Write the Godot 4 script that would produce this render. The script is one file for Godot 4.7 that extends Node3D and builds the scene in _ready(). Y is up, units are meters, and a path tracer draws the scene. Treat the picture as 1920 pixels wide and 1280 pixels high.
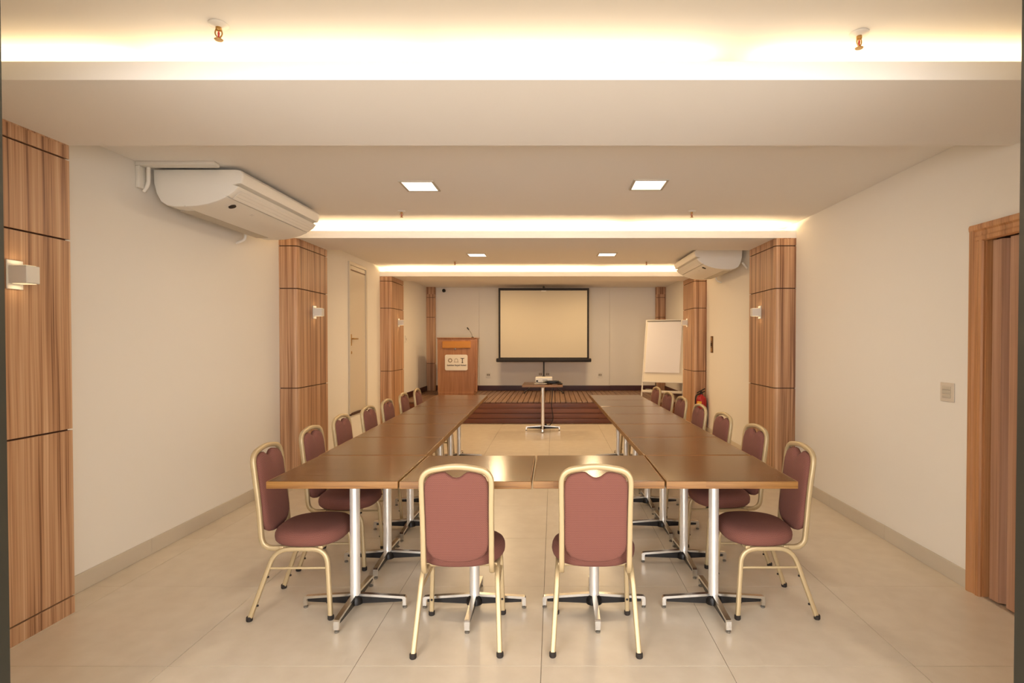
extends Node3D

# ------------------------------------------------------------------ measures (metres; d is the distance from the camera plane, z = -d)
const XL := -2.64
const XR := 2.335
const PL := -2.463
const PR := 2.136
const HB := 2.387
const HLIP := 2.457
const HC := 2.53
const DB := 12.007
const HS := 0.372
const DS := 9.70
const DF := 1.6
const JL := -1.532
const JR := 1.299
const BEAMS := [[2.195, 2.923], [5.511, 6.24], [8.712, 9.418]]

var M := {}
var used := {}


# ------------------------------------------------------------------ mesh builder
class MB:
	var v := PackedVector3Array()
	var f := PackedInt32Array()

	func add(vs: PackedVector3Array, fs: PackedInt32Array) -> MB:
		var vol := 0.0
		var o := vs[0]
		for i in range(0, fs.size(), 3):
			vol += (vs[fs[i]] - o).dot((vs[fs[i + 1]] - o).cross(vs[fs[i + 2]] - o))
		var base := v.size()
		v.append_array(vs)
		for i in range(0, fs.size(), 3):
			f.append(base + fs[i])
			if vol > 0.0:
				f.append(base + fs[i + 2])
				f.append(base + fs[i + 1])
			else:
				f.append(base + fs[i + 1])
				f.append(base + fs[i + 2])
		return self

	func box(c: Vector3, s: Vector3, b := 0.0) -> MB:
		var vs := PackedVector3Array()
		var fs := PackedInt32Array()
		var h := s * 0.5
		if b <= 0.0:
			for i in 8:
				vs.append(c + Vector3(h.x if i & 1 else -h.x, h.y if i & 2 else -h.y, h.z if i & 4 else -h.z))
			fs = PackedInt32Array([0, 2, 3, 0, 3, 1, 4, 5, 7, 4, 7, 6, 0, 1, 5, 0, 5, 4, 2, 6, 7, 2, 7, 3, 0, 4, 6, 0, 6, 2, 1, 3, 7, 1, 7, 5])
			return add(vs, fs)
		for i in 8:
			for a in 3:
				var q := Vector3(h.x, h.y, h.z)
				for k in 3:
					if k != a:
						q[k] -= b
					if not (i >> k) & 1:
						q[k] = -q[k]
				vs.append(c + q)
		var quad := func(p: int, q: int, r: int, t: int):
			var n := (vs[q] - vs[p]).cross(vs[r] - vs[p])
			var m := (vs[p] + vs[q] + vs[r] + vs[t]) * 0.25 - c
			if n.dot(m) > 0.0:
				fs.append_array(PackedInt32Array([p, q, r, p, r, t]))
			else:
				fs.append_array(PackedInt32Array([p, r, q, p, t, r]))
		for a in 3:
			var k := (a + 1) % 3
			var l := (a + 2) % 3
			for sgn in 2:
				var i0: int = sgn << a
				quad.call(i0 * 3 + a, (i0 | 1 << k) * 3 + a, (i0 | 1 << k | 1 << l) * 3 + a, (i0 | 1 << l) * 3 + a)
			for sk in 2:
				for sl in 2:
					var e0: int = sk << k | sl << l
					var e1: int = e0 | 1 << a
					quad.call(e0 * 3 + k, e1 * 3 + k, e1 * 3 + l, e0 * 3 + l)
		for i in 8:
			var n2 := (vs[i * 3 + 1] - vs[i * 3]).cross(vs[i * 3 + 2] - vs[i * 3])
			if n2.dot(vs[i * 3] - c) > 0.0:
				fs.append_array(PackedInt32Array([i * 3, i * 3 + 1, i * 3 + 2]))
			else:
				fs.append_array(PackedInt32Array([i * 3, i * 3 + 2, i * 3 + 1]))
		return add(vs, fs)

	# box between two corners
	func bb(a: Vector3, b: Vector3, bev := 0.0) -> MB:
		return box((a + b) * 0.5, (b - a).abs(), bev)

	func loft(rings: Array, caps := true, loop := false) -> MB:
		var vs := PackedVector3Array()
		var fs := PackedInt32Array()
		var n: int = rings[0].size()
		for r in rings:
			vs.append_array(r)
		var m := rings.size()
		for i in (m if loop else m - 1):
			var i2 := (i + 1) % m
			for j in n:
				var j2 := (j + 1) % n
				fs.append_array(PackedInt32Array([i * n + j, i2 * n + j, i2 * n + j2, i * n + j, i2 * n + j2, i * n + j2]))
		if caps and not loop:
			var c0 := Vector3.ZERO
			var c1 := Vector3.ZERO
			for j in n:
				c0 += rings[0][j] / n
				c1 += rings[m - 1][j] / n
			vs.append(c0)
			vs.append(c1)
			for j in n:
				var j2 := (j + 1) % n
				fs.append_array(PackedInt32Array([m * n, j, j2, m * n + 1, (m - 1) * n + j2, (m - 1) * n + j]))
		return add(vs, fs)

	# a tube along a path; e is the exponent of its superellipse section (2 round, 5 nearly square)
	func tube(path: Array, rx: float, ry := -1.0, n := 10, e := 2.0, loop := false) -> MB:
		if ry < 0.0:
			ry = rx
		var rings := []
		var cnt := path.size()
		var up := Vector3.ZERO
		for i in cnt:
			var a: Vector3 = path[(i - 1 + cnt) % cnt] if (i > 0 or loop) else path[0]
			var b: Vector3 = path[(i + 1) % cnt] if (i < cnt - 1 or loop) else path[cnt - 1]
			var t := (b - a).normalized()
			if up == Vector3.ZERO:
				up = Vector3.RIGHT if absf(t.x) < 0.8 else Vector3.UP
			up = (up - t * up.dot(t)).normalized()
			var w := t.cross(up)
			var ring := PackedVector3Array()
			for j in n:
				var th := TAU * j / n
				var cx := signf(cos(th)) * pow(absf(cos(th)), 2.0 / e)
				var cy := signf(sin(th)) * pow(absf(sin(th)), 2.0 / e)
				ring.append(path[i] + up * cx * rx + w * cy * ry)
			rings.append(ring)
		return loft(rings, true, loop)

	func lathe(profile: Array, n := 20, at := Vector3.ZERO, turn := Basis.IDENTITY) -> MB:
		var rings := []
		for p in profile:
			var ring := PackedVector3Array()
			for j in n:
				var th := TAU * j / n
				ring.append(at + turn * Vector3(cos(th) * p.x, p.y, sin(th) * p.x))
			rings.append(ring)
		return loft(rings)

	# polygon in a plane, pushed along a third direction
	func prism(poly: PackedVector2Array, o: Vector3, ex: Vector3, ey: Vector3, push: Vector3) -> MB:
		var vs := PackedVector3Array()
		var fs := PackedInt32Array()
		var n := poly.size()
		for p in poly:
			vs.append(o + ex * p.x + ey * p.y)
		for p in poly:
			vs.append(o + ex * p.x + ey * p.y + push)
		var t := Geometry2D.triangulate_polygon(poly)
		var ccw := 0.0
		for i in n:
			ccw += poly[i].cross(poly[(i + 1) % n])
		for i in range(0, t.size(), 3):
			var a := t[i]
			var b := t[i + 1]
			var c := t[i + 2]
			if (poly[b] - poly[a]).cross(poly[c] - poly[a]) < 0.0:
				var k := b
				b = c
				c = k
			fs.append_array(PackedInt32Array([a, c, b, n + a, n + b, n + c]))
		for i in n:
			var j := (i + 1) % n
			if ccw > 0.0:
				fs.append_array(PackedInt32Array([i, j, n + j, i, n + j, n + i]))
			else:
				fs.append_array(PackedInt32Array([j, i, n + i, j, n + i, n + j]))
		return add(vs, fs)

	func mesh(crease := 50.0) -> ArrayMesh:
		var nf := f.size() / 3
		var fn := PackedVector3Array()
		var un := PackedVector3Array()
		var adj := []
		adj.resize(v.size())
		for i in v.size():
			adj[i] = PackedInt32Array()
		for i in nf:
			var a := v[f[i * 3]]
			var k := -(v[f[i * 3 + 1]] - a).cross(v[f[i * 3 + 2]] - a)
			fn.append(k)
			un.append(k.normalized())
			for j in 3:
				adj[f[i * 3 + j]].append(i)
		var lim := cos(deg_to_rad(crease))
		var vs := PackedVector3Array()
		var ns := PackedVector3Array()
		for i in nf:
			if fn[i].length_squared() < 1e-20:
				continue
			for j in 3:
				var id := f[i * 3 + j]
				var s := Vector3.ZERO
				for q in adj[id]:
					if un[q].dot(un[i]) >= lim:
						s += fn[q]
				vs.append(v[id])
				ns.append(s.normalized() if s.length_squared() > 1e-22 else un[i])
		var arr := []
		arr.resize(Mesh.ARRAY_MAX)
		arr[Mesh.ARRAY_VERTEX] = vs
		arr[Mesh.ARRAY_NORMAL] = ns
		var am := ArrayMesh.new()
		am.add_surface_from_arrays(Mesh.PRIMITIVE_TRIANGLES, arr)
		return am


func P(x: float, y: float, d: float) -> Vector3:
	return Vector3(x, y, -d)


# a polyline with its inner corners rounded
func bend(pts: Array, r: float, n := 5) -> Array:
	var out := [pts[0]]
	for i in range(1, pts.size() - 1):
		var p: Vector3 = pts[i]
		var a: Vector3 = pts[i - 1] - p
		var b: Vector3 = pts[i + 1] - p
		var ra := minf(r, a.length() * 0.48)
		var rb := minf(r, b.length() * 0.48)
		var p0 := p + a.normalized() * ra
		var p1 := p + b.normalized() * rb
		for k in n + 1:
			var t := float(k) / n
			out.append(p0.lerp(p, t).lerp(p.lerp(p1, t), t))
	out.append(pts[pts.size() - 1])
	return out


# ------------------------------------------------------------------ nodes
func numbered(called: String) -> String:
	if not used.has(called):
		used[called] = 0
		return called
	used[called] += 1
	return "%s_%03d" % [called, used[called]]


func meta(o: Node3D, label := "", category := "", group := "", kind := "") -> Node3D:
	if label:
		o.set_meta("label", label)
	if category:
		o.set_meta("category", category)
	if group:
		o.set_meta("group", group)
	if kind:
		o.set_meta("kind", kind)
	return o


func thing(called: String, label: String, category: String, at := Vector3.ZERO, turn := 0.0, group := "") -> Node3D:
	var o := Node3D.new()
	o.name = numbered(called)
	add_child(o, true)
	o.position = at
	o.rotation.y = turn
	return meta(o, label, category, group)


func setting(called: String, label := "") -> Node3D:
	var o := Node3D.new()
	o.name = called
	add_child(o, true)
	return meta(o, label, "", "", "structure")


func part(parent: Node3D, called: String, mb, mat: Material, at := Vector3.ZERO, crease := 50.0) -> MeshInstance3D:
	var o := MeshInstance3D.new()
	o.name = called
	o.mesh = mb.mesh(crease) if mb is MB else mb
	o.material_override = mat
	parent.add_child(o, true)
	o.position = at
	return o


func solid(called: String, mb: MB, mat: Material, label := "") -> MeshInstance3D:
	var o := part(self, called, mb, mat)
	meta(o, label, "", "", "structure")
	return o


func copy(o: Node3D, at: Vector3, turn: float, label: String) -> Node3D:
	var c: Node3D = o.duplicate()
	c.name = numbered(String(o.name))
	add_child(c, true)
	c.position = at
	c.rotation.y = turn
	c.set_meta("label", label)
	return c


func area(called: String, at: Vector3, look: Vector3, size: Vector2, energy: float, color: Color, parent: Node3D = self) -> void:
	var l := AreaLight3D.new()
	l.name = called
	l.area_size = size
	l.light_energy = energy
	l.light_color = color
	l.shadow_enabled = true
	l.area_range = 14.0
	l.area_attenuation = 2.0
	parent.add_child(l, true)
	l.position = at
	var up := Vector3.FORWARD if absf(look.y) > 0.9 else Vector3.UP
	l.basis = Basis.looking_at(look, up)


# ------------------------------------------------------------------ materials
func mat(called: String, c: Color, rough := 0.6, metal := 0.0) -> StandardMaterial3D:
	var m := StandardMaterial3D.new()
	m.resource_name = called
	m.albedo_color = c
	m.roughness = rough
	m.metallic = metal
	M[called] = m
	return m


func rgb(r: int, g: int, b: int) -> Color:
	return Color(r / 255.0, g / 255.0, b / 255.0)


func planar(m: StandardMaterial3D, tex: Texture2D, scale: Vector3, world := true, offset := Vector3.ZERO) -> void:
	m.albedo_texture = tex
	m.uv1_triplanar = true
	m.uv1_world_triplanar = world
	m.uv1_triplanar_sharpness = 12.0
	m.uv1_scale = scale
	m.uv1_offset = offset


# wood: grain runs along the picture's height (or its width when lying)
func wood_texture(w: int, h: int, seed_: int, stops: Array, broad: float, fine: float, sway: float, lying := false) -> ImageTexture:
	var n1 := FastNoiseLite.new()
	n1.seed = seed_
	n1.frequency = 1.0
	n1.fractal_octaves = 2
	var n2 := FastNoiseLite.new()
	n2.seed = seed_ + 7
	n2.frequency = 1.0
	n2.fractal_octaves = 3
	var n3 := FastNoiseLite.new()
	n3.seed = seed_ + 13
	n3.frequency = 1.0
	n3.fractal_octaves = 1
	var g := Gradient.new()
	var offs := PackedFloat32Array()
	var cols := PackedColorArray()
	for s in stops:
		offs.append(s[0])
		cols.append(s[1])
	g.offsets = offs
	g.colors = cols
	var lut := []
	for i in 256:
		lut.append(g.sample(i / 255.0))
	var data := PackedByteArray()
	data.resize(w * h * 3)
	var a := h if lying else w      # across the grain
	var l := w if lying else h      # along the grain
	for j in l:
		var y := float(j) / l
		for i in a:
			var x := float(i) / a
			var xs := x + sway * n3.get_noise_2d(x * 3.0, y * 2.5)
			var t := 0.52 + 0.36 * n1.get_noise_2d(xs * broad, y * 0.5) + 0.40 * n2.get_noise_2d(xs * fine, y * 1.6 + 5.0)
			var c: Color = lut[clampi(int(t * 255.0), 0, 255)]
			var k := (i * w + j if lying else j * w + i) * 3
			data[k] = int(c.r * 255.0)
			data[k + 1] = int(c.g * 255.0)
			data[k + 2] = int(c.b * 255.0)
	return ImageTexture.create_from_image(Image.create_from_data(w, h, false, Image.FORMAT_RGB8, data))


# woven upholstery: rows of pale dots on a darker ground
func fabric_texture(n: int, ground: Color, dot: Color) -> ImageTexture:
	var im := Image.create(n, n, false, Image.FORMAT_RGB8)
	var rng := RandomNumberGenerator.new()
	rng.seed = 5
	var cells := 8
	var step := n / cells
	for y in n:
		for x in n:
			var row := y / step
			var fx := fposmod(float(x) / step + (0.5 if row % 2 else 0.0), 1.0) - 0.5
			var fy := fposmod(float(y) / step, 1.0) - 0.5
			var k := clampf(1.3 - 3.4 * sqrt(fx * fx + fy * fy), 0.0, 1.0)
			var c := ground.lerp(dot, k)
			im.set_pixel(x, y, c * (0.96 + 0.08 * rng.randf()))
	return ImageTexture.create_from_image(im)


func speckle(n: int, a: Color, b: Color, freq: float, seed_: int) -> ImageTexture:
	var no := FastNoiseLite.new()
	no.seed = seed_
	no.frequency = freq
	no.fractal_octaves = 4
	var im := Image.create(n, n, false, Image.FORMAT_RGB8)
	for y in n:
		for x in n:
			im.set_pixel(x, y, a.lerp(b, clampf(0.5 + 0.8 * no.get_noise_2d(x, y), 0.0, 1.0)))
	return ImageTexture.create_from_image(im)


func materials() -> void:
	mat("wall_paint", rgb(238, 232, 221), 0.75)
	mat("ceiling_paint", rgb(245, 240, 232), 0.85)
	mat("tile", Color.WHITE, 0.3)
	planar(M.tile, speckle(256, rgb(214, 200, 178), rgb(222, 209, 188), 0.02, 3), Vector3(1.1, 1.1, 1.1))
	mat("grout", rgb(120, 96, 72), 0.9)
	mat("skirting", rgb(204, 192, 172), 0.4)
	var zebra := wood_texture(2048, 384, 21, [[0.0, rgb(96, 60, 42)], [0.26, rgb(136, 94, 66)], [0.42, rgb(176, 132, 96)], [0.6, rgb(194, 151, 114)], [1.0, rgb(216, 180, 145)]], 64.0, 320.0, 0.0012)
	mat("panel_wood", Color.WHITE, 0.45)
	planar(M.panel_wood, zebra, Vector3(0.26, 0.42, 0.26))
	mat("groove", rgb(74, 42, 24), 0.8)
	mat("casing_wood", Color.WHITE, 0.5)
	planar(M.casing_wood, wood_texture(256, 512, 81, [[0.0, rgb(144, 96, 58)], [0.5, rgb(186, 132, 86)], [1.0, rgb(206, 156, 110)]], 8.0, 50.0, 0.01), Vector3(1.6, 0.5, 1.6))
	mat("slat_wood", Color.WHITE, 0.55)
	planar(M.slat_wood, wood_texture(256, 512, 83, [[0.0, rgb(146, 104, 78)], [0.5, rgb(172, 130, 102)], [1.0, rgb(190, 150, 124)]], 6.0, 60.0, 0.005), Vector3(1.8, 0.5, 1.8))
	var brown := wood_texture(512, 1024, 40, [[0.0, rgb(70, 40, 14)], [0.4, rgb(92, 56, 22)], [0.6, rgb(104, 66, 27)], [1.0, rgb(124, 82, 38)]], 14.0, 90.0, 0.01, true)
	mat("table_wood", Color.WHITE, 0.18)
	M.table_wood.metallic_specular = 0.55
	planar(M.table_wood, brown, Vector3(0.8, 0.8, 0.8))
	mat("table_edge", rgb(168, 112, 58), 0.4)
	planar(M.table_edge, wood_texture(256, 256, 51, [[0.0, rgb(112, 72, 28)], [0.5, rgb(140, 96, 42)], [1.0, rgb(160, 116, 58)]], 10.0, 40.0, 0.02, true), Vector3(1.4, 3.0, 1.4))
	M.table_edge.albedo_color = Color.WHITE
	var deck := wood_texture(512, 512, 61, [[0.0, rgb(92, 64, 46)], [0.5, rgb(130, 97, 72)], [1.0, rgb(154, 120, 94)]], 8.0, 60.0, 0.01)
	var lying := wood_texture(512, 512, 63, [[0.0, rgb(74, 34, 16)], [0.5, rgb(112, 60, 30)], [1.0, rgb(138, 84, 48)]], 8.0, 60.0, 0.01, true)
	mat("deck_wood", Color.WHITE, 0.42)
	planar(M.deck_wood, deck, Vector3(1.0, 0.6, 0.6))
	mat("riser_wood", Color.WHITE, 0.42)
	planar(M.riser_wood, lying, Vector3(0.5, 1.0, 0.5))
	mat("dark_skirting", rgb(66, 26, 22), 0.45)
	mat("lectern_wood", Color.WHITE, 0.4)
	planar(M.lectern_wood, wood_texture(256, 256, 71, [[0.0, rgb(142, 94, 58)], [0.5, rgb(166, 114, 74)], [1.0, rgb(186, 134, 92)]], 6.0, 30.0, 0.01), Vector3(0.9, 0.7, 0.9))
	mat("lectern_band", rgb(196, 132, 56), 0.25)
	mat("fabric", Color.WHITE, 0.95)
	planar(M.fabric, fabric_texture(128, rgb(108, 63, 53), rgb(160, 111, 96)), Vector3(24.0, 24.0, 24.0), false)
	M.fabric.uv1_triplanar_sharpness = 4.0
	mat("gold_paint", rgb(192, 170, 130), 0.4, 0.3)
	mat("rubber", rgb(40, 32, 26), 0.8)
	mat("chrome", rgb(226, 224, 218), 0.24, 1.0)
	mat("silver", rgb(244, 241, 235), 0.26, 0.6)
	mat("black_metal", rgb(26, 22, 20), 0.4, 0.2)
	mat("white_plastic", rgb(232, 226, 214), 0.4)
	mat("ivory_plastic", rgb(240, 234, 222), 0.45)
	mat("grey_plastic", rgb(196, 186, 168), 0.5)
	mat("switch_plate", rgb(214, 202, 184), 0.5)
	mat("dark_slot", rgb(46, 32, 22), 0.8)
	mat("door_paint", rgb(214, 201, 180), 0.45)
	mat("frame_dark", rgb(54, 53, 45), 0.5, 0.2)
	mat("brass", rgb(190, 150, 90), 0.35, 0.9)
	mat("red_glass", rgb(190, 60, 50), 0.2)
	mat("red_paint", rgb(168, 24, 28), 0.3)
	mat("yellow_print", rgb(236, 186, 70), 0.5)
	mat("screen_fabric", rgb(200, 190, 170), 0.9)
	mat("screen_edge", rgb(30, 24, 24), 0.7)
	mat("paper", rgb(232, 228, 228), 0.9)
	mat("board", rgb(236, 226, 206), 0.35)
	mat("sign_plate", rgb(238, 228, 210), 0.4)
	mat("ink", rgb(56, 38, 22), 0.8)
	mat("pale_ink", rgb(150, 128, 98), 0.8)
	mat("plaque", rgb(112, 74, 26), 0.5)
	mat("stone", Color.WHITE, 0.4)
	planar(M.stone, speckle(128, rgb(150, 132, 112), rgb(196, 170, 146), 0.09, 9), Vector3(4, 4, 4))
	mat("steel_grey", rgb(150, 146, 138), 0.35, 0.8)
	var e := mat("panel_glow", rgb(250, 246, 238), 0.5)
	e.emission_enabled = true
	e.emission = Color(1.0, 0.95, 0.86)
	e.emission_energy_multiplier = 2.0
	e = mat("tube_glow", rgb(250, 246, 238), 0.5)
	e.emission_enabled = true
	e.emission = Color(1.0, 0.9, 0.7)
	e.emission_energy_multiplier = 3.0
	e = mat("added_window_glow", rgb(240, 240, 240), 0.6)
	e.emission_enabled = true
	e.emission = Color(1.0, 0.97, 0.94)
	e.emission_energy_multiplier = 1.0
	e = mat("sconce_glow", rgb(250, 240, 220), 0.5)
	e.emission_enabled = true
	e.emission = Color(1.0, 0.88, 0.66)
	e.emission_energy_multiplier = 0.8


# ------------------------------------------------------------------ scene
const WARM := Color(1.0, 0.93, 0.83)
const COVE := Color(1.0, 0.88, 0.69)
const DEEP := Color(1.0, 0.86, 0.66)
const COOL := Color(0.98, 0.98, 1.0)


func _ready() -> void:
	# camera: level, a touch downwards, with the lens shifted sideways
	var cam := Camera3D.new()
	cam.name = "camera"
	cam.projection = Camera3D.PROJECTION_FRUSTUM
	cam.near = 0.05
	cam.far = 60.0
	cam.size = 0.05 * 1280.0 / 1072.09
	cam.frustum_offset = Vector2(960.0 - 1037.48, 657.34 - 640.0) * (0.05 / 1072.09)
	add_child(cam)
	cam.position = Vector3(0, 1.389, 0)
	cam.rotation.x = -0.0154
	cam.current = true
	var we := WorldEnvironment.new()
	we.name = "environment"
	var env := Environment.new()
	env.background_mode = Environment.BG_COLOR
	env.background_color = Color(0.02, 0.02, 0.02)
	env.tonemap_mode = Environment.TONE_MAPPER_LINEAR
	env.tonemap_exposure = 0.99
	env.sdfgi_enabled = true
	env.ssao_enabled = true
	env.ssil_enabled = true
	we.environment = env
	add_child(we)
	materials()
	shell()
	lamps()
	pillars()
	stage()
	tables_and_chairs()
	fittings()
	on_the_stage()


# ------------------------------------------------------------------ room
func tiles(parent: Node3D, x0: float, x1: float, d0: float, d1: float) -> void:
	var cache := {}
	var kx := floori((x0 + 0.052) / 0.8)
	while -0.052 + 0.8 * kx < x1:
		var kd := floori((d0 - 2.431) / 0.8)
		while 2.431 + 0.8 * kd < d1:
			var a := maxf(x0, -0.052 + 0.8 * kx + 0.001)
			var b := minf(x1, -0.052 + 0.8 * (kx + 1) - 0.001)
			var c := maxf(d0, 2.431 + 0.8 * kd + 0.001)
			var e := minf(d1, 2.431 + 0.8 * (kd + 1) - 0.001)
			if b - a > 0.01 and e - c > 0.01:
				var key := "%.3f %.3f" % [b - a, e - c]
				if not cache.has(key):
					cache[key] = MB.new().box(Vector3.ZERO, Vector3(b - a, 0.012, e - c), 0.0012).mesh()
				part(parent, "tile", cache[key], M.tile, P((a + b) * 0.5, -0.006, (c + e) * 0.5))
			kd += 1
		kx += 1


func skirting(parent: Node3D, x: float, side: float, d0: float, d1: float) -> void:
	var a := d0
	while a < d1 - 0.01:
		var b := minf(a + 0.8, d1)
		part(parent, "skirting_tile", MB.new().bb(P(x, 0.0005, a + 0.0008), P(x - side * 0.012, 0.1, b - 0.0008), 0.0015), M.skirting)
		a = b


func shell() -> void:
	var fl := setting("floor")
	part(fl, "bed", MB.new().bb(P(XL - 0.15, -0.1, DF), P(XR + 0.15, -0.0025, DB + 0.1)), M.grout)
	tiles(fl, XL, XR, DF, DS + 0.05)
	var ce := setting("ceiling")
	part(ce, "slab", MB.new().bb(P(XL - 0.15, HC, DF - 0.2), P(XR + 0.15, HC + 0.1, DB + 0.15)), M.ceiling_paint)
	for z in BEAMS:
		var a: float = z[0]
		var b: float = z[1]
		# a tray: thin lip in front, a trough behind it, then the solid soffit
		var poly := PackedVector2Array([Vector2(a, HB), Vector2(a, HLIP), Vector2(a + 0.018, HLIP), Vector2(a + 0.018, HB + 0.018), Vector2(a + 0.30, HB + 0.018), Vector2(a + 0.30, HC + 0.02), Vector2(b, HC + 0.02), Vector2(b, HB)])
		part(ce, "soffit", MB.new().prism(poly, Vector3(XL - 0.02, 0, 0), Vector3(0, 0, -1), Vector3.UP, Vector3(XR - XL + 0.04, 0, 0)), M.ceiling_paint)
	solid("wall_left", MB.new().bb(P(XL - 0.15, -0.1, DF - 0.2), P(XL, HC + 0.05, DB + 0.15)), M.wall_paint)
	var wr := setting("wall_right")
	# opening for the folding door between d 2.25 and 3.10, 1.965 high
	part(wr, "plaster", MB.new().bb(P(XR, -0.1, 3.10), P(XR + 0.15, HC + 0.05, DB + 0.15)), M.wall_paint)
	part(wr, "plaster", MB.new().bb(P(XR, -0.1, DF - 0.2), P(XR + 0.15, HC + 0.05, 2.25)), M.wall_paint)
	part(wr, "plaster", MB.new().bb(P(XR, 1.965, 2.25), P(XR + 0.15, HC + 0.05, 3.10)), M.wall_paint)
	part(wr, "closet_back", MB.new().bb(P(XR + 0.15, -0.1, 2.2), P(XR + 0.2, 2.1, 3.15)), M.wall_paint)
	var wb := setting("wall_back")
	part(wb, "plaster", MB.new().bb(P(XL - 0.15, -0.1, DB), P(XR + 0.15, HC + 0.05, DB + 0.15)), M.wall_paint)
	part(wb, "raised_panel", MB.new().bb(P(-1.555, HS, DB - 0.035), P(1.178, HC, DB + 0.01), 0.004), M.wall_paint)
	# front wall with the wide opening the camera looks through
	var wf := setting("wall_front")
	part(wf, "plaster", MB.new().bb(P(-4.65, -0.1, DF - 0.15), P(JL - 0.1, 2.8, DF)), M.wall_paint)
	part(wf, "plaster", MB.new().bb(P(JR + 0.1, -0.1, DF - 0.15), P(4.65, 2.8, DF)), M.wall_paint)
	part(wf, "plaster", MB.new().bb(P(JL - 0.1, 2.42, DF - 0.15), P(JR + 0.1, 2.8, DF)), M.wall_paint)
	var tr := setting("trim_1", "dark grey metal frame of the wide entrance opening")
	part(tr, "jamb", MB.new().bb(P(JL - 0.1, 0, DF - 0.16), P(JL, 2.42, DF + 0.003), 0.004), M.frame_dark)
	part(tr, "jamb", MB.new().bb(P(JR, 0, DF - 0.16), P(JR + 0.1, 2.42, DF + 0.003), 0.004), M.frame_dark)
	part(tr, "head", MB.new().bb(P(JL - 0.1, 2.37, DF - 0.158), P(JR + 0.1, 2.42, DF + 0.002), 0.004), M.frame_dark)
	# lobby in which the camera stands
	var lo := setting("wall_lobby")
	part(lo, "plaster", MB.new().bb(P(-4.65, -0.1, -3.65), P(-4.5, 2.75, DF - 0.15)), M.wall_paint)
	part(lo, "plaster", MB.new().bb(P(4.5, -0.1, -3.65), P(4.65, 2.75, DF - 0.15)), M.wall_paint)
	part(lo, "plaster", MB.new().bb(P(-4.5, -0.1, -3.65), P(-4.2, 2.75, -3.5)).bb(P(4.2, -0.1, -3.65), P(4.5, 2.75, -3.5)).bb(P(-4.2, -0.1, -3.65), P(4.2, 0.2, -3.5)).bb(P(-4.2, 2.4, -3.65), P(4.2, 2.75, -3.5)), M.wall_paint)
	# unseen window, added behind the camera to throw cool light through the entrance
	var wi := setting("added_window_1", "added unseen frosted window lighting the room from the back of the lobby")
	part(wi, "frame", MB.new().bb(P(-4.2, 0.2, -3.6), P(-4.14, 2.4, -3.52), 0.004).bb(P(4.14, 0.2, -3.6), P(4.2, 2.4, -3.52), 0.004).bb(P(-4.14, 0.2, -3.6), P(4.14, 0.26, -3.52), 0.004).bb(P(-4.14, 2.34, -3.6), P(4.14, 2.4, -3.52), 0.004).bb(P(-0.03, 0.26, -3.6), P(0.03, 2.34, -3.52), 0.004), M.frame_dark)
	for k in 2:
		part(wi, "added_pane", MB.new().bb(P(-4.14 + 4.17 * k, 0.26, -3.57), P(-0.03 + 4.17 * k, 2.34, -3.562)), M.added_window_glow)
		area("added_window_light", P(-2.085 + 4.17 * k, 1.3, -3.555), Vector3(0, 0, -1), Vector2(4.08, 2.06), 19.5, COOL, wi)
	solid("floor_lobby", MB.new().bb(P(-4.65, -0.1, -3.65), P(4.65, 0.0, DF)), M.skirting)
	solid("ceiling_lobby", MB.new().bb(P(-4.65, 2.65, -3.65), P(4.65, 2.75, DF - 0.15)), M.ceiling_paint)
	# skirting of the same porcelain
	var bl := setting("baseboard_left")
	skirting(bl, XL, -1.0, 2.923, 5.511)
	skirting(bl, XL, -1.0, 6.24, 8.712)
	var br := setting("baseboard_right")
	skirting(br, XR, 1.0, 3.19, 5.511)
	skirting(br, XR, 1.0, 6.24, 8.712)
	var bd := setting("baseboard_back")
	part(bd, "dark_board", MB.new().bb(P(XL, HS, 9.72), P(XL + 0.015, HS + 0.105, 11.9), 0.003), M.dark_skirting)
	part(bd, "dark_board", MB.new().bb(P(XR - 0.015, HS, 9.72), P(XR, HS + 0.105, 11.9), 0.003), M.dark_skirting)
	part(bd, "dark_board", MB.new().bb(P(PL, HS, DB - 0.015), P(-1.555, HS + 0.105, DB), 0.003), M.dark_skirting)
	part(bd, "dark_board", MB.new().bb(P(-1.57, HS, DB - 0.05), P(1.193, HS + 0.105, DB - 0.035), 0.003), M.dark_skirting)
	part(bd, "dark_board", MB.new().bb(P(1.193, HS, DB - 0.015), P(PR, HS + 0.105, DB), 0.003), M.dark_skirting)


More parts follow.
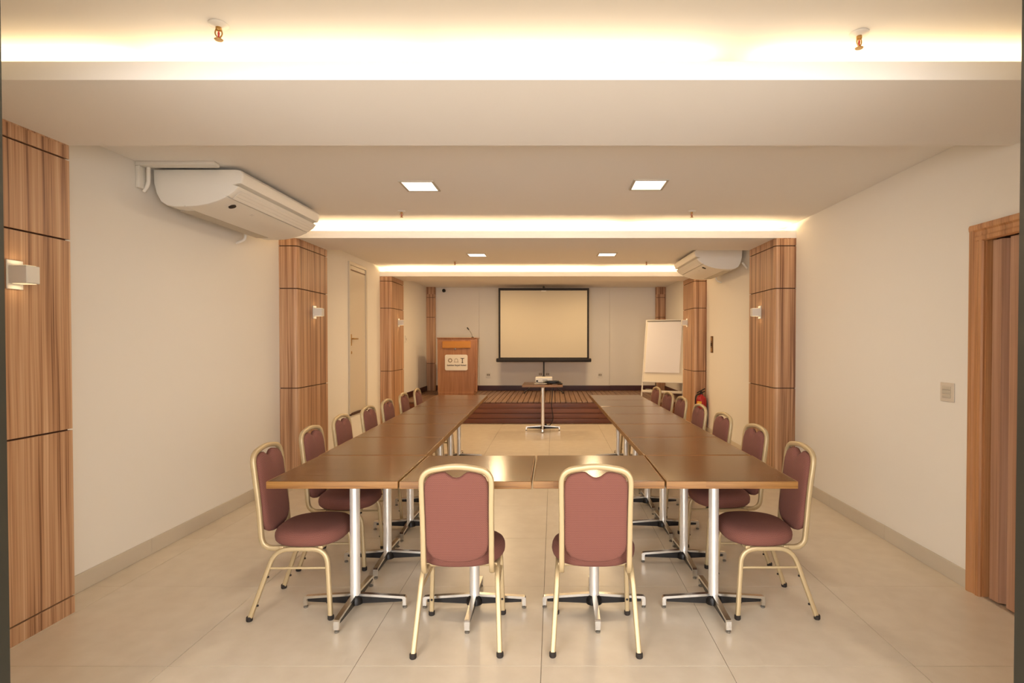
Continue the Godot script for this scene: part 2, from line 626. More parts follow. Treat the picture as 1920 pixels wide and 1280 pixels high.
func lamps() -> void:
	# square recessed ceiling panels
	var spots := [[-0.975, 4.20], [0.69, 4.165], [-1.0, 7.51], [0.70, 7.47], [-1.0, 10.2], [0.70, 10.2]]
	var says := ["square ceiling panel light above the tables, beside the air conditioner with trunking", "square ceiling panel light above the tables on the light switch side", "square ceiling panel light before the stage, on the white door side", "square ceiling panel light beside the air conditioner without trunking", "square ceiling panel light above the stage, on the lectern side", "square ceiling panel light above the stage, on the flip chart side"]
	for i in 6:
		var s = spots[i]
		var t := thing("ceiling_panel_light", says[i], "ceiling light", P(s[0], HC, s[1]), 0.0, "square ceiling panel lights")
		var fr := MB.new()
		fr.bb(Vector3(-0.125, -0.008, -0.135), Vector3(-0.108, 0.004, 0.135), 0.002)
		fr.bb(Vector3(0.108, -0.008, -0.135), Vector3(0.125, 0.004, 0.135), 0.002)
		fr.bb(Vector3(-0.108, -0.008, -0.135), Vector3(0.108, 0.004, -0.118), 0.002)
		fr.bb(Vector3(-0.108, -0.008, 0.118), Vector3(0.108, 0.004, 0.135), 0.002)
		part(t, "frame", fr, M.grey_plastic)
		part(t, "diffuser", MB.new().bb(Vector3(-0.108, -0.005, -0.118), Vector3(0.108, 0.003, 0.118)), M.panel_glow)
		area("panel_beam", Vector3(0, -0.010, 0), Vector3.DOWN, Vector2(0.21, 0.23), [1.05, 1.05, 1.5, 1.5, 2.7, 2.7][i], WARM if i < 2 else DEEP, t)
	# tubes in the troughs of the three coves
	var names := ["cove nearest the entrance", "middle cove", "cove nearest the stage"]
	var runs := [[-2.50, -1.66], [-1.58, -0.50], [-0.46, 0.62], [0.80, 2.20]]
	var seats := ["by the white door wall", "second from the white door wall", "third from the white door wall", "by the light switch wall"]
	for b in 3:
		for k in 4:
			var r = runs[k]
			var lx: float = r[1] - r[0]
			var t := thing("cove_tube_light", "warm tube light hidden in the %s, %s" % [names[b], seats[k]], "tube light", P((r[0] + r[1]) * 0.5, HB + 0.018, BEAMS[b][0] + 0.10), 0.0, "tube lights in the ceiling coves")
			part(t, "batten", MB.new().bb(Vector3(-lx * 0.5, 0, -0.018), Vector3(lx * 0.5, 0.012, 0.018), 0.002), M.white_plastic)
			part(t, "tube", MB.new().tube([Vector3(-lx * 0.5 + 0.01, 0.022, 0), Vector3(lx * 0.5 - 0.01, 0.022, 0)], 0.010), M.tube_glow)
			area("tube_beam", Vector3(0, 0.035, 0), Vector3.UP, Vector2(lx - 0.02, 0.02), [0.2, 1.8, 1.8][b] * lx, COVE if b == 0 else DEEP, t)
	# lobby panels, above and behind the camera
	for k in 2:
		var t := thing("lobby_panel_light", "white panel light in the entrance lobby ceiling, %s" % ["on the white door side", "on the folding door side"][k], "ceiling light", P([-1.2, 1.1][k], 2.65, 0.1), 0.0, "lobby panel lights")
		part(t, "frame", MB.new().bb(Vector3(-0.32, -0.006, -0.32), Vector3(0.32, 0.004, 0.32), 0.002), M.white_plastic)
		part(t, "diffuser", MB.new().bb(Vector3(-0.29, -0.010, -0.29), Vector3(0.29, -0.002, 0.29)), M.panel_glow)
		area("lobby_beam", Vector3(0, -0.016, 0), Vector3.DOWN, Vector2(0.56, 0.56), 1.6, COOL, t)


func pillars() -> void:
	var defs := [
		[XL, PL, BEAMS[0][0], BEAMS[0][1], HB, 0.0, "wood panelled pillar standing nearest the entrance"],
		[XL, PL, BEAMS[1][0], BEAMS[1][1], HB, 0.0, "wood panelled pillar between the entrance side and the white door"],
		[XL, PL, BEAMS[2][0], BEAMS[2][1], HB, 0.0, "wood panelled pillar between the white door and the lectern"],
		[XR, PR, BEAMS[1][0], BEAMS[1][1], HB, 0.0, "wood panelled pillar between the light switch and the brass plaque"],
		[XR, PR, BEAMS[2][0], BEAMS[2][1], HB, 0.0, "wood panelled pillar behind the fire extinguisher"],
		[XL, PL, 11.9, DB, HC, HS, "wood panelled corner pilaster beside the lectern"],
		[XR, PR, 11.9, DB, HC, HS, "wood panelled corner pilaster behind the flip chart"],
	]
	var n := 0
	for q in defs:
		n += 1
		var o := setting("trim_%d" % (n + 1), q[6])
		var x0: float = q[0]
		var x1: float = q[1]
		var d0: float = q[2]
		var d1: float = q[3]
		var sg := signf(x1 - x0)
		part(o, "core", MB.new().bb(P(x0, q[5], d0 + 0.014), P(x1 - sg * 0.014, q[4], d1 - 0.014)), M.groove)
		var r := 0.035
		var poly := PackedVector2Array([Vector2(x0, d1), Vector2(x0, d0)])
		for k in 7:
			var th := PI * 0.5 * k / 6.0
			poly.append(Vector2(x1 - sg * r + sg * r * sin(th), d0 + r - r * cos(th)))
		poly.append(Vector2(x1, d1))
		var levels := [[0.0, 0.086], [0.094, 0.938], [0.947, 1.900], [1.909, 2.308], [2.317, q[4]]]
		if q[5] > 0.0:
			levels = [[HS, 0.938], [0.947, 1.900], [1.909, 2.308], [2.317, q[4]]]
		for l in levels:
			part(o, "panel", MB.new().prism(poly, Vector3(0, l[0], 0), Vector3.RIGHT, Vector3(0, 0, -1), Vector3(0, l[1] - l[0], 0)), M.panel_wood, Vector3.ZERO, 40.0)


func stage() -> void:
	var s := thing("stage", "low brown plank stage across the end of the room", "stage", P(0, 0, DS))
	var w := 0.092
	part(s, "frame", MB.new().bb(P(XL + 0.002, 0.0, 0.03), P(XR - 0.002, HS - 0.024, DB - DS - 0.002)), M.groove)
	var x := XL + 0.003
	var ms := MB.new().box(Vector3.ZERO, Vector3(w - 0.009, 0.022, DB - DS - 0.002), 0.003).mesh()
	while x + w < XR:
		part(s, "deck_board", ms, M.deck_wood, P(x + w * 0.5, HS - 0.011, (DB - DS) * 0.5 - 0.001))
		x += w
	part(s, "deck_board", MB.new().bb(P(x + 0.003, HS - 0.022, 0.0), P(XR - 0.002, HS, DB - DS - 0.002), 0.003), M.deck_wood)
	var h := (HS - 0.024) / 4.0
	for k in 4:
		part(s, "riser_board", MB.new().bb(P(XL + 0.003, h * k + 0.003, 0.012), P(XR - 0.003, h * (k + 1) - 0.002, 0.031), 0.003), M.riser_wood)


# ------------------------------------------------------------------ furniture
func make_table(at: Vector3, label: String) -> Node3D:
	var t := thing("square_table", label, "table", at, 0.0, "square pedestal tables")
	var s := 0.308
	part(t, "tabletop", MB.new().bb(Vector3(-s + 0.005, 0.704, -s + 0.005), Vector3(s - 0.005, 0.737, s - 0.005), 0.0015), M.table_wood)
	var eb := MB.new()
	eb.bb(Vector3(-s, 0.7025, s - 0.005), Vector3(s, 0.7363, s), 0.0012)
	eb.bb(Vector3(-s, 0.7025, -s), Vector3(s, 0.7363, -s + 0.005), 0.0012)
	eb.bb(Vector3(-s, 0.7025, -s + 0.005), Vector3(-s + 0.005, 0.7363, s - 0.005), 0.0012)
	eb.bb(Vector3(s - 0.005, 0.7025, -s + 0.005), Vector3(s, 0.7363, s - 0.005), 0.0012)
	part(t, "edge_band", eb, M.table_edge)
	var mp := MB.new()
	mp.bb(Vector3(-0.20, 0.688, -0.02), Vector3(0.20, 0.704, 0.02), 0.002)
	mp.bb(Vector3(-0.02, 0.688, -0.20), Vector3(0.02, 0.704, 0.20), 0.002)
	part(t, "mounting_cross", mp, M.black_metal)
	part(t, "column", MB.new().lathe([Vector2(0.0258, 0.060), Vector2(0.0258, 0.691)], 24), M.silver)
	part(t, "hub", MB.new().lathe([Vector2(0.03, 0.022), Vector2(0.042, 0.026), Vector2(0.042, 0.050), Vector2(0.033, 0.066), Vector2(0.0265, 0.069)], 20), M.black_metal)
	# arms: black web under a chrome rail that turns down at its end
	var web := MB.new()
	var poly := PackedVector2Array([Vector2(0.02, 0.026), Vector2(0.245, 0.036), Vector2(0.245, 0.052), Vector2(0.02, 0.066)])
	web.prism(poly, Vector3(0, 0, -0.010), Vector3.RIGHT, Vector3.UP, Vector3(0, 0, 0.020))
	var wm := web.mesh()
	var rail := MB.new()
	var up := PackedVector2Array([Vector2(0.018, 0.066), Vector2(0.246, 0.0515), Vector2(0.250, 0.046), Vector2(0.250, 0.016), Vector2(0.268, 0.016), Vector2(0.268, 0.056), Vector2(0.262, 0.062), Vector2(0.252, 0.064), Vector2(0.018, 0.078)])
	rail.prism(up, Vector3(0, 0, -0.0125), Vector3.RIGHT, Vector3.UP, Vector3(0, 0, 0.025))
	var rm := rail.mesh(30.0)
	var gm := MB.new().lathe([Vector2(0.010, 0.0), Vector2(0.012, 0.003), Vector2(0.012, 0.009), Vector2(0.005, 0.011), Vector2(0.005, 0.018)], 12, Vector3(0.259, 0, 0)).mesh()
	for k in 4:
		var arm := part(t, "arm", wm, M.black_metal)
		arm.rotation.y = PI * 0.5 * k
		part(arm, "arm_rail", rm, M.chrome)
		part(arm, "glide", gm, M.steel_grey)
	return t


func make_chair(at: Vector3, turn: float, label: String) -> Node3D:
	# faces -z
	var t := thing("banquet_chair", label, "chair", at, turn, "mauve banquet chairs round the tables")
	# seat
	var rings := []
	for lv in [[0.364, 0.86], [0.368, 0.93], [0.380, 0.985], [0.396, 1.0], [0.412, 0.992], [0.427, 0.955], [0.438, 0.88], [0.446, 0.74], [0.450, 0.5], [0.4515, 0.2]]:
		var ring := PackedVector3Array()
		for j in 40:
			var th := TAU * j / 40
			var cx := signf(cos(th)) * pow(absf(cos(th)), 2.0 / 2.7)
			var cz := signf(sin(th)) * pow(absf(sin(th)), 2.0 / 2.7)
			var k: float = lv[1]
			ring.append(Vector3(0.2 * cx * k * (1.0 - 0.09 * maxf(0.0, cz)), lv[0], -0.045 + 0.18 * cz * k))
		rings.append(ring)
	part(t, "seat", MB.new().loft(rings), M.fabric, Vector3.ZERO, 60.0)
	# backrest pad inside the frame, with the notch under the top rail
	var half := [Vector2(0, 0.404), Vector2(0.045, 0.407), Vector2(0.082, 0.415), Vector2(0.112, 0.431), Vector2(0.131, 0.457), Vector2(0.139, 0.49), Vector2(0.139, 0.54), Vector2(0.1385, 0.61), Vector2(0.139, 0.68), Vector2(0.140, 0.735), Vector2(0.138, 0.768), Vector2(0.128, 0.793), Vector2(0.110, 0.808), Vector2(0.085, 0.815), Vector2(0.060, 0.819), Vector2(0.046, 0.818), Vector2(0.030, 0.806), Vector2(0.015, 0.796), Vector2(0, 0.793)]
	var outline := PackedVector2Array()
	for p in half:
		outline.append(p)
	for i in range(half.size() - 2, 0, -1):
		outline.append(Vector2(-half[i].x, half[i].y))
	var mid := Vector2(0, 0.60)
	rings = []
	for lv in [[0.25, 0.030], [0.55, 0.029], [0.78, 0.026], [0.90, 0.0215], [0.96, 0.015], [1.0, 0.005], [1.0, -0.006], [0.98, -0.015], [0.94, -0.020], [0.82, -0.023], [0.5, -0.024], [0.2, -0.024]]:
		var ring := PackedVector3Array()
		for p in outline:
			var q: Vector2 = mid + (p - mid) * lv[0]
			ring.append(Vector3(q.x, q.y, lean(q.y) - lv[1]))
		rings.append(ring)
	part(t, "backrest", MB.new().loft(rings), M.fabric, Vector3.ZERO, 60.0)
	# frame of the back: up one side, over the peaked top and down the other, ends turned forward under the seat
	var path := [Vector3(0.151, 0.352, 0.0), Vector3(0.151, 0.350, lean(0.40) + 0.004), Vector3(0.151, 0.60, lean(0.6)), Vector3(0.154, 0.822, lean(0.822)), Vector3(0, 0.848, lean(0.848)), Vector3(-0.154, 0.822, lean(0.822)), Vector3(-0.151, 0.60, lean(0.6)), Vector3(-0.151, 0.350, lean(0.40) + 0.004), Vector3(-0.151, 0.352, 0.0)]
	part(t, "back_frame", MB.new().tube(bend(path, 0.058, 6), 0.0125, 0.0125, 12, 3.2), M.gold_paint)
	for s in [1.0, -1.0]:
		var lp := [Vector3(s * 0.190, 0.012, 0.205), Vector3(s * 0.170, 0.352, 0.085), Vector3(s * 0.170, 0.352, -0.170), Vector3(s * 0.181, 0.012, -0.192)]
		var side := part(t, "leg_frame", MB.new().tube(bend(lp, 0.075, 6), 0.0115, 0.0115, 12, 3.2), M.gold_paint)
		for q in [Vector3(s * 0.1905, 0, 0.2065), Vector3(s * 0.181, 0, -0.1925)]:
			part(side, "rubber_foot", MB.new().lathe([Vector2(0.013, 0.0), Vector2(0.0155, 0.004), Vector2(0.0155, 0.019), Vector2(0.0135, 0.023)], 14, q), M.rubber)
		for q in [Vector3(s * 0.1775, 0.215, 0.122), Vector3(s * 0.1865, 0.075, 0.170), Vector3(s * 0.178, 0.085, -0.175)]:
			part(side, "bumper", MB.new().lathe([Vector2(0.005, -0.006), Vector2(0.006, 0.0), Vector2(0.004, 0.005)], 8, q, Basis(Vector3.RIGHT, PI * 0.5)), M.rubber)
		part(t, "stretcher", MB.new().tube([Vector3(s * 0.1755, 0.258, 0.118), Vector3(s * 0.173, 0.258, -0.178)], 0.0065, 0.0065, 8), M.gold_paint)
	part(t, "seat_rail", MB.new().bb(Vector3(-0.17, 0.350, -0.150), Vector3(0.17, 0.366, -0.125), 0.003).bb(Vector3(-0.17, 0.350, 0.045), Vector3(0.17, 0.366, 0.070), 0.003), M.gold_paint)
	return t


func lean(y: float) -> float:
	return lerpf(0.150, 0.206, (y - 0.36) / 0.46)


func tables_and_chairs() -> void:
	var x0 := -1.348
	var w := 0.6244
	var d0 := 2.6596
	var place := ["first from the entrance", "second from the entrance", "third from the entrance", "fourth from the entrance", "third from the stage", "second from the stage", "closest to the stage"]
	var arm := ["table arm by the white door", "table arm by the light switch"]
	var proto: Node3D = null
	var rng := RandomNumberGenerator.new()
	rng.seed = 11
	for s in 2:
		for k in 7:
			var at := P(x0 + w * (0.5 if s == 0 else 3.5) - 0.02 * w * k, 0, d0 + w * (k + 0.5))
			var says: String = "brown square table in the %s, %s" % [arm[s], place[k]]
			if proto == null:
				proto = make_table(at, says)
			else:
				copy(proto, at, 0.02 if k > 0 else 0.0, says)
	copy(proto, P(x0 + w * 1.5, 0, d0 + w * 0.5 - 0.004), 0.0, "brown square table joining the two arms, nearer the white door side")
	copy(proto, P(x0 + w * 2.5, 0, d0 + w * 0.5 + 0.002), 0.0, "brown square table joining the two arms, nearer the light switch side")
	copy(proto, P(-0.165, 0, 8.96), 0.0, "brown square table on its own before the stage, carrying the projector").set_meta("group", "projector table")
	# chairs: position of the middle of the back, facing the tables
	var left := [[-1.515, 3.02], [-1.545, 3.64], [-1.57, 4.22], [-1.56, 4.80], [-1.563, 5.36], [-1.585, 6.03], [-1.57, 6.58]]
	var right := [[1.315, 3.03], [1.32, 3.69], [1.295, 4.32], [1.268, 4.91], [1.265, 5.60], [1.242, 6.12], [1.237, 6.80]]
	var cp: Node3D = null
	for s in 2:
		var l: Array = left if s == 0 else right
		for k in 7:
			var q = l[k]
			var turn: float = (-PI * 0.5 if s == 0 else PI * 0.5 + (0.02 if k == 0 else 0.09)) + rng.randf_range(-0.03, 0.03)
			var at2 := P(q[0] + (0.205 if s == 0 else -0.205), 0, q[1])
			var says2: String = "mauve banquet chair at the %s, %s" % [arm[s], place[k]]
			if cp == null:
				cp = make_chair(at2, turn, says2)
			else:
				copy(cp, at2, turn, says2)
	copy(cp, P(-0.432, 0, 2.702), 0.03, "mauve banquet chair with its back to the entrance, nearer the white door side")
	copy(cp, P(0.192, 0, 2.705), -0.02, "mauve banquet chair with its back to the entrance, nearer the light switch side")


# ------------------------------------------------------------------ fittings on walls and ceiling
func sconce(x: float, sg: float, d: float, label: String) -> void:
	var t := thing("wall_sconce", label, "wall lamp", P(x, 1.695, d), 0.0, "white box wall sconces on the pillars")
	part(t, "back_plate", MB.new().bb(Vector3(0, -0.066, -0.04), Vector3(sg * 0.008, 0.066, 0.04), 0.002), M.white_plastic)
	part(t, "body", MB.new().bb(Vector3(sg * 0.007, -0.040, -0.035), Vector3(sg * 0.090, 0.040, 0.035), 0.003), M.white_plastic)
	for k in [-1.0, 1.0]:
		part(t, "diffuser", MB.new().bb(Vector3(sg * 0.018, k * 0.0395, -0.026), Vector3(sg * 0.080, k * 0.0425, 0.026)), M.sconce_glow)
		area("sconce_beam", Vector3(sg * 0.049, k * 0.046, 0), Vector3(0, k, 0), Vector2(0.06, 0.05), 0.005, COVE, t)


func air_conditioner(label: String, x: float, sg: float, d0: float, d1: float) -> void:
	# built with its back to -x (sg 1) or to +x (sg -1); origin at the ceiling against the wall
	var t := thing("air_conditioner", label, "air conditioner", P(x, HC - 0.024, (d0 + d1) * 0.5))
	var h := (d1 - d0) * 0.5
	var prof := [Vector2(0.0, 0.0), Vector2(0.004, -0.09), Vector2(0.020, -0.155), Vector2(0.048, -0.207), Vector2(0.085, -0.230), Vector2(0.14, -0.240), Vector2(0.20, -0.240), Vector2(0.205, -0.235), Vector2(0.209, -0.240), Vector2(0.28, -0.236), Vector2(0.35, -0.224), Vector2(0.42, -0.203), Vector2(0.475, -0.178), Vector2(0.473, -0.166), Vector2(0.484, -0.172), Vector2(0.53, -0.140), Vector2(0.556, -0.110), Vector2(0.522, -0.098), Vector2(0.567, -0.088), Vector2(0.580, -0.055), Vector2(0.582, -0.025), Vector2(0.565, -0.004), Vector2(0.540, 0.0)]
	var rings := []
	for z in [h - 0.03, -h + 0.03]:
		var ring := PackedVector3Array()
		for p in prof:
			ring.append(Vector3(sg * p.x, p.y, z))
		rings.append(ring)
	part(t, "body", MB.new().loft(rings), M.ivory_plastic, Vector3.ZERO, 28.0)
	# moulded end covers
	var smooth := []
	for p in prof:
		if not p.x in [0.205, 0.473, 0.522]:
			smooth.append(p)
	for k in [1.0, -1.0]:
		rings = []
		var mid := Vector2(0.27, -0.09)
		for lv in [[1.004, h - 0.032], [1.004, h - 0.012], [0.985, h - 0.003], [0.95, h], [0.5, h + 0.004]]:
			var ring := PackedVector3Array()
			for p in smooth:
				var q: Vector2 = mid + (p - mid) * lv[0]
				ring.append(Vector3(sg * q.x, minf(q.y, 0.0), k * lv[1]))
			rings.append(ring)
		part(t, "end_cover", MB.new().loft(rings), M.ivory_plastic, Vector3.ZERO, 40.0)
	# louvre blades across the outlet
	for k in 3:
		part(t, "louvre", MB.new().bb(Vector3(-0.012, -0.002, -h + 0.05), Vector3(0.012, 0.002, h - 0.05), 0.001), M.ivory_plastic, Vector3(sg * (0.498 + 0.019 * k), -0.169 + 0.016 * k, 0)).rotation.z = sg * 0.72
	# intake grille near the wall
	part(t, "intake_grille", MB.new().bb(Vector3(-0.05, -0.003, -h + 0.12), Vector3(0.05, 0.003, h - 0.12), 0.002), M.grey_plastic, Vector3(sg * 0.145, -0.2405, 0))
	part(t, "sensor_eye", MB.new().lathe([Vector2(0.024, -0.004), Vector2(0.024, 0.003), Vector2(0.018, 0.004)], 18, Vector3.ZERO), M.dark_slot, Vector3(sg * 0.425, -0.203, h - 0.16)).rotation.z = sg * 0.35
	part(t, "badge", MB.new().box(Vector3.ZERO, Vector3(0.02, 0.003, 0.03), 0.001), M.white_plastic, Vector3(sg * 0.42, -0.205, h - 0.42)).rotation.z = sg * 0.33
	# mounting rail to the ceiling and wall
	part(t, "hanger", MB.new().bb(Vector3(sg * 0.08, 0.0, -h + 0.1), Vector3(sg * 0.12, 0.024, h - 0.1)).bb(Vector3(sg * 0.40, 0.0, -h + 0.1), Vector3(sg * 0.44, 0.024, h - 0.1)), M.grey_plastic)
	# drain elbow below the back edge
	part(t, "drain_pipe", MB.new().tube(bend([Vector3(sg * 0.05, -0.19, -h + 0.2), Vector3(sg * 0.045, -0.27, -h + 0.2), Vector3(sg * -0.03, -0.30, -h + 0.2)], 0.03, 4), 0.012), M.white_plastic)


func sprinkler(x: float, d: float, label: String) -> void:
	var t := thing("sprinkler_head", label, "sprinkler", P(x, HC, d), 0.35, "brass ceiling sprinklers")
	part(t, "escutcheon", MB.new().lathe([Vector2(0.034, -0.001), Vector2(0.032, -0.006), Vector2(0.016, -0.012), Vector2(0.008, -0.012)], 20), M.white_plastic)
	part(t, "body", MB.new().lathe([Vector2(0.008, -0.006), Vector2(0.010, -0.014), Vector2(0.010, -0.022), Vector2(0.006, -0.026)], 12), M.brass)
	part(t, "bulb", MB.new().lathe([Vector2(0.001, -0.025), Vector2(0.004, -0.032), Vector2(0.003, -0.046), Vector2(0.001, -0.050)], 10), M.red_glass)
	for s in [-1.0, 1.0]:
		part(t, "yoke_arm", MB.new().tube(bend([Vector3(s * 0.008, -0.020, 0), Vector3(s * 0.013, -0.036, 0), Vector3(0, -0.054, 0)], 0.012, 4), 0.0025), M.brass)
	part(t, "deflector", MB.new().lathe([Vector2(0.013, -0.058), Vector2(0.015, -0.0555), Vector2(0.004, -0.053)], 16), M.brass)


func fittings() -> void:
	sconce(PL, 1.0, 2.615, "white box wall sconce on the pillar nearest the entrance")
	sconce(PL, 1.0, 5.895, "white box wall sconce on the pillar before the white door")
	sconce(PL, 1.0, 9.10, "white box wall sconce on the pillar between white door and lectern")
	sconce(PR, -1.0, 5.915, "white box wall sconce on the pillar behind the light switch wall")
	sconce(PR, -1.0, 9.13, "white box wall sconce on the pillar above the fire extinguisher")
	air_conditioner("ivory ceiling air conditioner with white pipe trunking at its end", XL + 0.045, 1.0, 3.72, 4.95)
	air_conditioner("ivory ceiling air conditioner above the brass wall plaque and fire extinguisher", XR - 0.045, -1.0, 6.93, 8.10)
	# trunking from the first unit along ceiling and down the wall
	var tr := thing("pipe_trunking", "white pipe trunking along ceiling and wall beside the air conditioner", "trunking", P(XL, HC, 3.655))
	part(tr, "ceiling_run", MB.new().bb(Vector3(0.0, -0.026, -0.03), Vector3(0.50, 0.0, 0.03), 0.003), M.white_plastic)
	part(tr, "wall_run", MB.new().bb(Vector3(0.0, -0.165, -0.03), Vector3(0.026, -0.026, 0.03), 0.004), M.white_plastic)
	part(tr, "pipe", MB.new().tube(bend([Vector3(0.05, -0.026, -0.02), Vector3(0.05, -0.13, -0.02), Vector3(0.02, -0.18, -0.02)], 0.03, 4), 0.012), M.ivory_plastic)
	var tr2 := thing("pipe_stub", "short white pipe between wall and air conditioner near the pillar", "pipe", P(XR, 2.31, 6.90))
	part(tr2, "pipe", MB.new().tube([Vector3(0, -0.035, 0), Vector3(-0.06, 0.035, 0)], 0.013), M.white_plastic)
	part(tr2, "collar", MB.new().lathe([Vector2(0.02, -0.002), Vector2(0.02, 0.006), Vector2(0.014, 0.008)], 14, Vector3(-0.006, -0.03, 0), Basis(Vector3(0, 0, 1), PI * 0.5)), M.white_plastic)
	sprinkler(-1.202, 2.071, "brass sprinkler before the first cove, on the white door side")
	sprinkler(1.13, 2.13, "brass sprinkler before the first cove, on the folding door side")
	sprinkler(-1.321, 4.995, "brass sprinkler before the middle cove, on the white door side")
	sprinkler(1.205, 4.995, "brass sprinkler before the middle cove, on the light switch side")
	sprinkler(-1.387, 8.076, "brass sprinkler before the last cove, on the lectern side")
	sprinkler(1.312, 8.076, "brass sprinkler before the last cove, on the flip chart side")
	sprinkler(1.204, 10.144, "brass sprinkler above the stage, between screen and flip chart")
	# white door high in the wall
	var dr := setting("door_1", "plain cream door raised above the floor with a brass lever handle")
	var a := 7.36
	var b := 8.06
	var y0 := 0.455
	var y1 := 2.43
	part(dr, "leaf", MB.new().bb(P(XL - 0.01, y0 + 0.012, a + 0.045), P(XL + 0.006, y1 - 0.045, b - 0.045), 0.002), M.door_paint)
	part(dr, "casing", MB.new().bb(P(XL, y0, a), P(XL + 0.022, y1, a + 0.042), 0.003).bb(P(XL, y0, b - 0.042), P(XL + 0.022, y1, b), 0.003).bb(P(XL, y1 - 0.042, a + 0.042), P(XL + 0.022, y1, b - 0.042), 0.003), M.door_paint)
	part(dr, "threshold", MB.new().bb(P(XL, y0 - 0.02, a + 0.03), P(XL + 0.03, y0 + 0.006, b - 0.03), 0.003), M.groove)
	part(dr, "top_rail", MB.new().bb(P(XL + 0.006, y1 - 0.11, a + 0.06), P(XL + 0.016, y1 - 0.095, b - 0.06), 0.002), M.plaque)
	var hp := part(dr, "handle_plate", MB.new().bb(P(XL + 0.006, 1.34, a + 0.075), P(XL + 0.013, 1.49, a + 0.105), 0.002), M.brass)
	part(hp, "lever", MB.new().tube(bend([P(XL + 0.012, 1.43, a + 0.09), P(XL + 0.055, 1.43, a + 0.09), P(XL + 0.055, 1.43, a + 0.21)], 0.015, 4), 0.009), M.brass)
	part(dr, "lock", MB.new().lathe([Vector2(0.018, 0), Vector2(0.018, 0.008), Vector2(0.010, 0.010)], 14, P(XL + 0.006, 1.25, a + 0.09), Basis(Vector3(0, 0, 1), -PI * 0.5)), M.brass)
	# folding door with its moulded casing
	var fd := setting("door_2", "brown folding door of vertical slats in a moulded wood casing")
	var cs := PackedVector2Array([Vector2(0, 0), Vector2(0.095, 0), Vector2(0.095, 0.010), Vector2(0.088, 0.018), Vector2(0.070, 0.020), Vector2(0.060, 0.015), Vector2(0.040, 0.017), Vector2(0.030, 0.024), Vector2(0.012, 0.026), Vector2(0.0, 0.022)])
	# (run across the casing from its outer edge, height above the wall)
	part(fd, "casing", MB.new().prism(cs, P(XR, 0, 3.19), Vector3(0, 0, 1), Vector3.LEFT, Vector3(0, 2.03, 0)), M.casing_wood, Vector3.ZERO, 25.0)
	part(fd, "casing", MB.new().prism(cs, P(XR, 0, 2.16), Vector3(0, 0, -1), Vector3.LEFT, Vector3(0, 2.03, 0)), M.casing_wood, Vector3.ZERO, 25.0)
	part(fd, "casing", MB.new().prism(cs, P(XR - 0.0005, 2.03, 3.19), Vector3.DOWN, Vector3.LEFT, Vector3(0, 0, 1.03)), M.casing_wood, Vector3.ZERO, 25.0)
	part(fd, "jamb", MB.new().bb(P(XR, 0, 3.085), P(XR + 0.15, 1.965, 3.10)).bb(P(XR, 0, 2.25), P(XR + 0.15, 1.965, 2.265)).bb(P(XR, 1.945, 2.265), P(XR + 0.15, 1.965, 3.085)), M.casing_wood)
	var sl := MB.new().prism(PackedVector2Array([Vector2(-0.030, 0), Vector2(0.030, 0), Vector2(0.056, 0.056), Vector2(0.049, 0.062), Vector2(0.024, 0.010), Vector2(-0.024, 0.010), Vector2(-0.049, 0.062), Vector2(-0.056, 0.056)]), Vector3.ZERO, Vector3(0, 0, 1), Vector3.RIGHT, Vector3(0, 1.918, 0)).mesh(30.0)
	for k in 7:
		part(fd, "slat", sl, M.slat_wood, P(XR + 0.010, 0.012, 3.026 - 0.1165 * k))
	part(fd, "track", MB.new().bb(P(XR + 0.05, 1.931, 2.265), P(XR + 0.08, 1.945, 3.085)), M.groove)
	part(fd, "threshold", MB.new().bb(P(XR - 0.002, -0.01, 2.25), P(XR + 0.15, 0.004, 3.10), 0.002), M.stone)
	# light switch
	var sw := thing("light_switch", "beige four-module light switch plate on the wall beside the folding door", "light switch", P(XR, 1.092, 3.378))
	part(sw, "plate", MB.new().bb(Vector3(-0.009, -0.056, -0.058), Vector3(0.0, 0.056, 0.058), 0.003), M.switch_plate)
	for k in 3:
		part(sw, "rocker", MB.new().bb(Vector3(-0.013, -0.034 + 0.024 * k, -0.036), Vector3(-0.008, -0.013 + 0.024 * k, 0.036), 0.002), M.grey_plastic)
	# plaque
	var pq := thing("wall_plaque", "narrow brown and gold plaque on the wall beneath the air conditioner", "plaque", P(XR, 1.352, 8.40))
	part(pq, "plate", MB.new().bb(Vector3(-0.012, -0.122, -0.05), Vector3(0, 0.122, 0.05), 0.003), M.plaque)
	for k in 3:
		part(pq, "boss", MB.new().box(Vector3(-0.014, 0.08 - 0.08 * k, 0), Vector3(0.008, 0.05, 0.065), 0.003), [M.brass, M.ink, M.brass][k])
	# sockets
	var sk := [[-1.36, 0.70, 0.035, "white wall socket beside the lectern"], [0.98, 0.70, 0.035, "white wall socket between the screen and flip chart"], [-0.27, 0.715, 0.035, "white wall socket behind the projector, on the lectern side"], [-0.12, 0.715, 0.035, "white wall socket behind the projector, on the flip chart side"]]
	for q in sk:
		var s := thing("wall_socket", q[3], "socket", P(q[0], q[1], DB - q[2]), 0.0, "wall sockets above the stage")
		part(s, "plate", MB.new().bb(Vector3(-0.055, -0.06, 0), Vector3(0.055, 0.06, 0.009), 0.003), M.white_plastic)
		part(s, "insert", MB.new().bb(Vector3(-0.035, -0.03, 0.008), Vector3(0.035, 0.03, 0.012), 0.002), M.grey_plastic)
		for k in [-1.0, 1.0]:
			part(s, "hole", MB.new().lathe([Vector2(0.009, 0.0), Vector2(0.009, 0.003)], 10, Vector3(k * 0.018, 0, 0.011), Basis(Vector3.RIGHT, PI * 0.5)), M.dark_slot)
	var tp := thing("thermostat", "small cream control plate on the wall between pillar and stage", "control plate", P(XL, 1.44, 10.22))
	part(tp, "plate", MB.new().bb(Vector3(0, -0.06, -0.045), Vector3(0.012, 0.06, 0.045), 0.003), M.ivory_plastic)
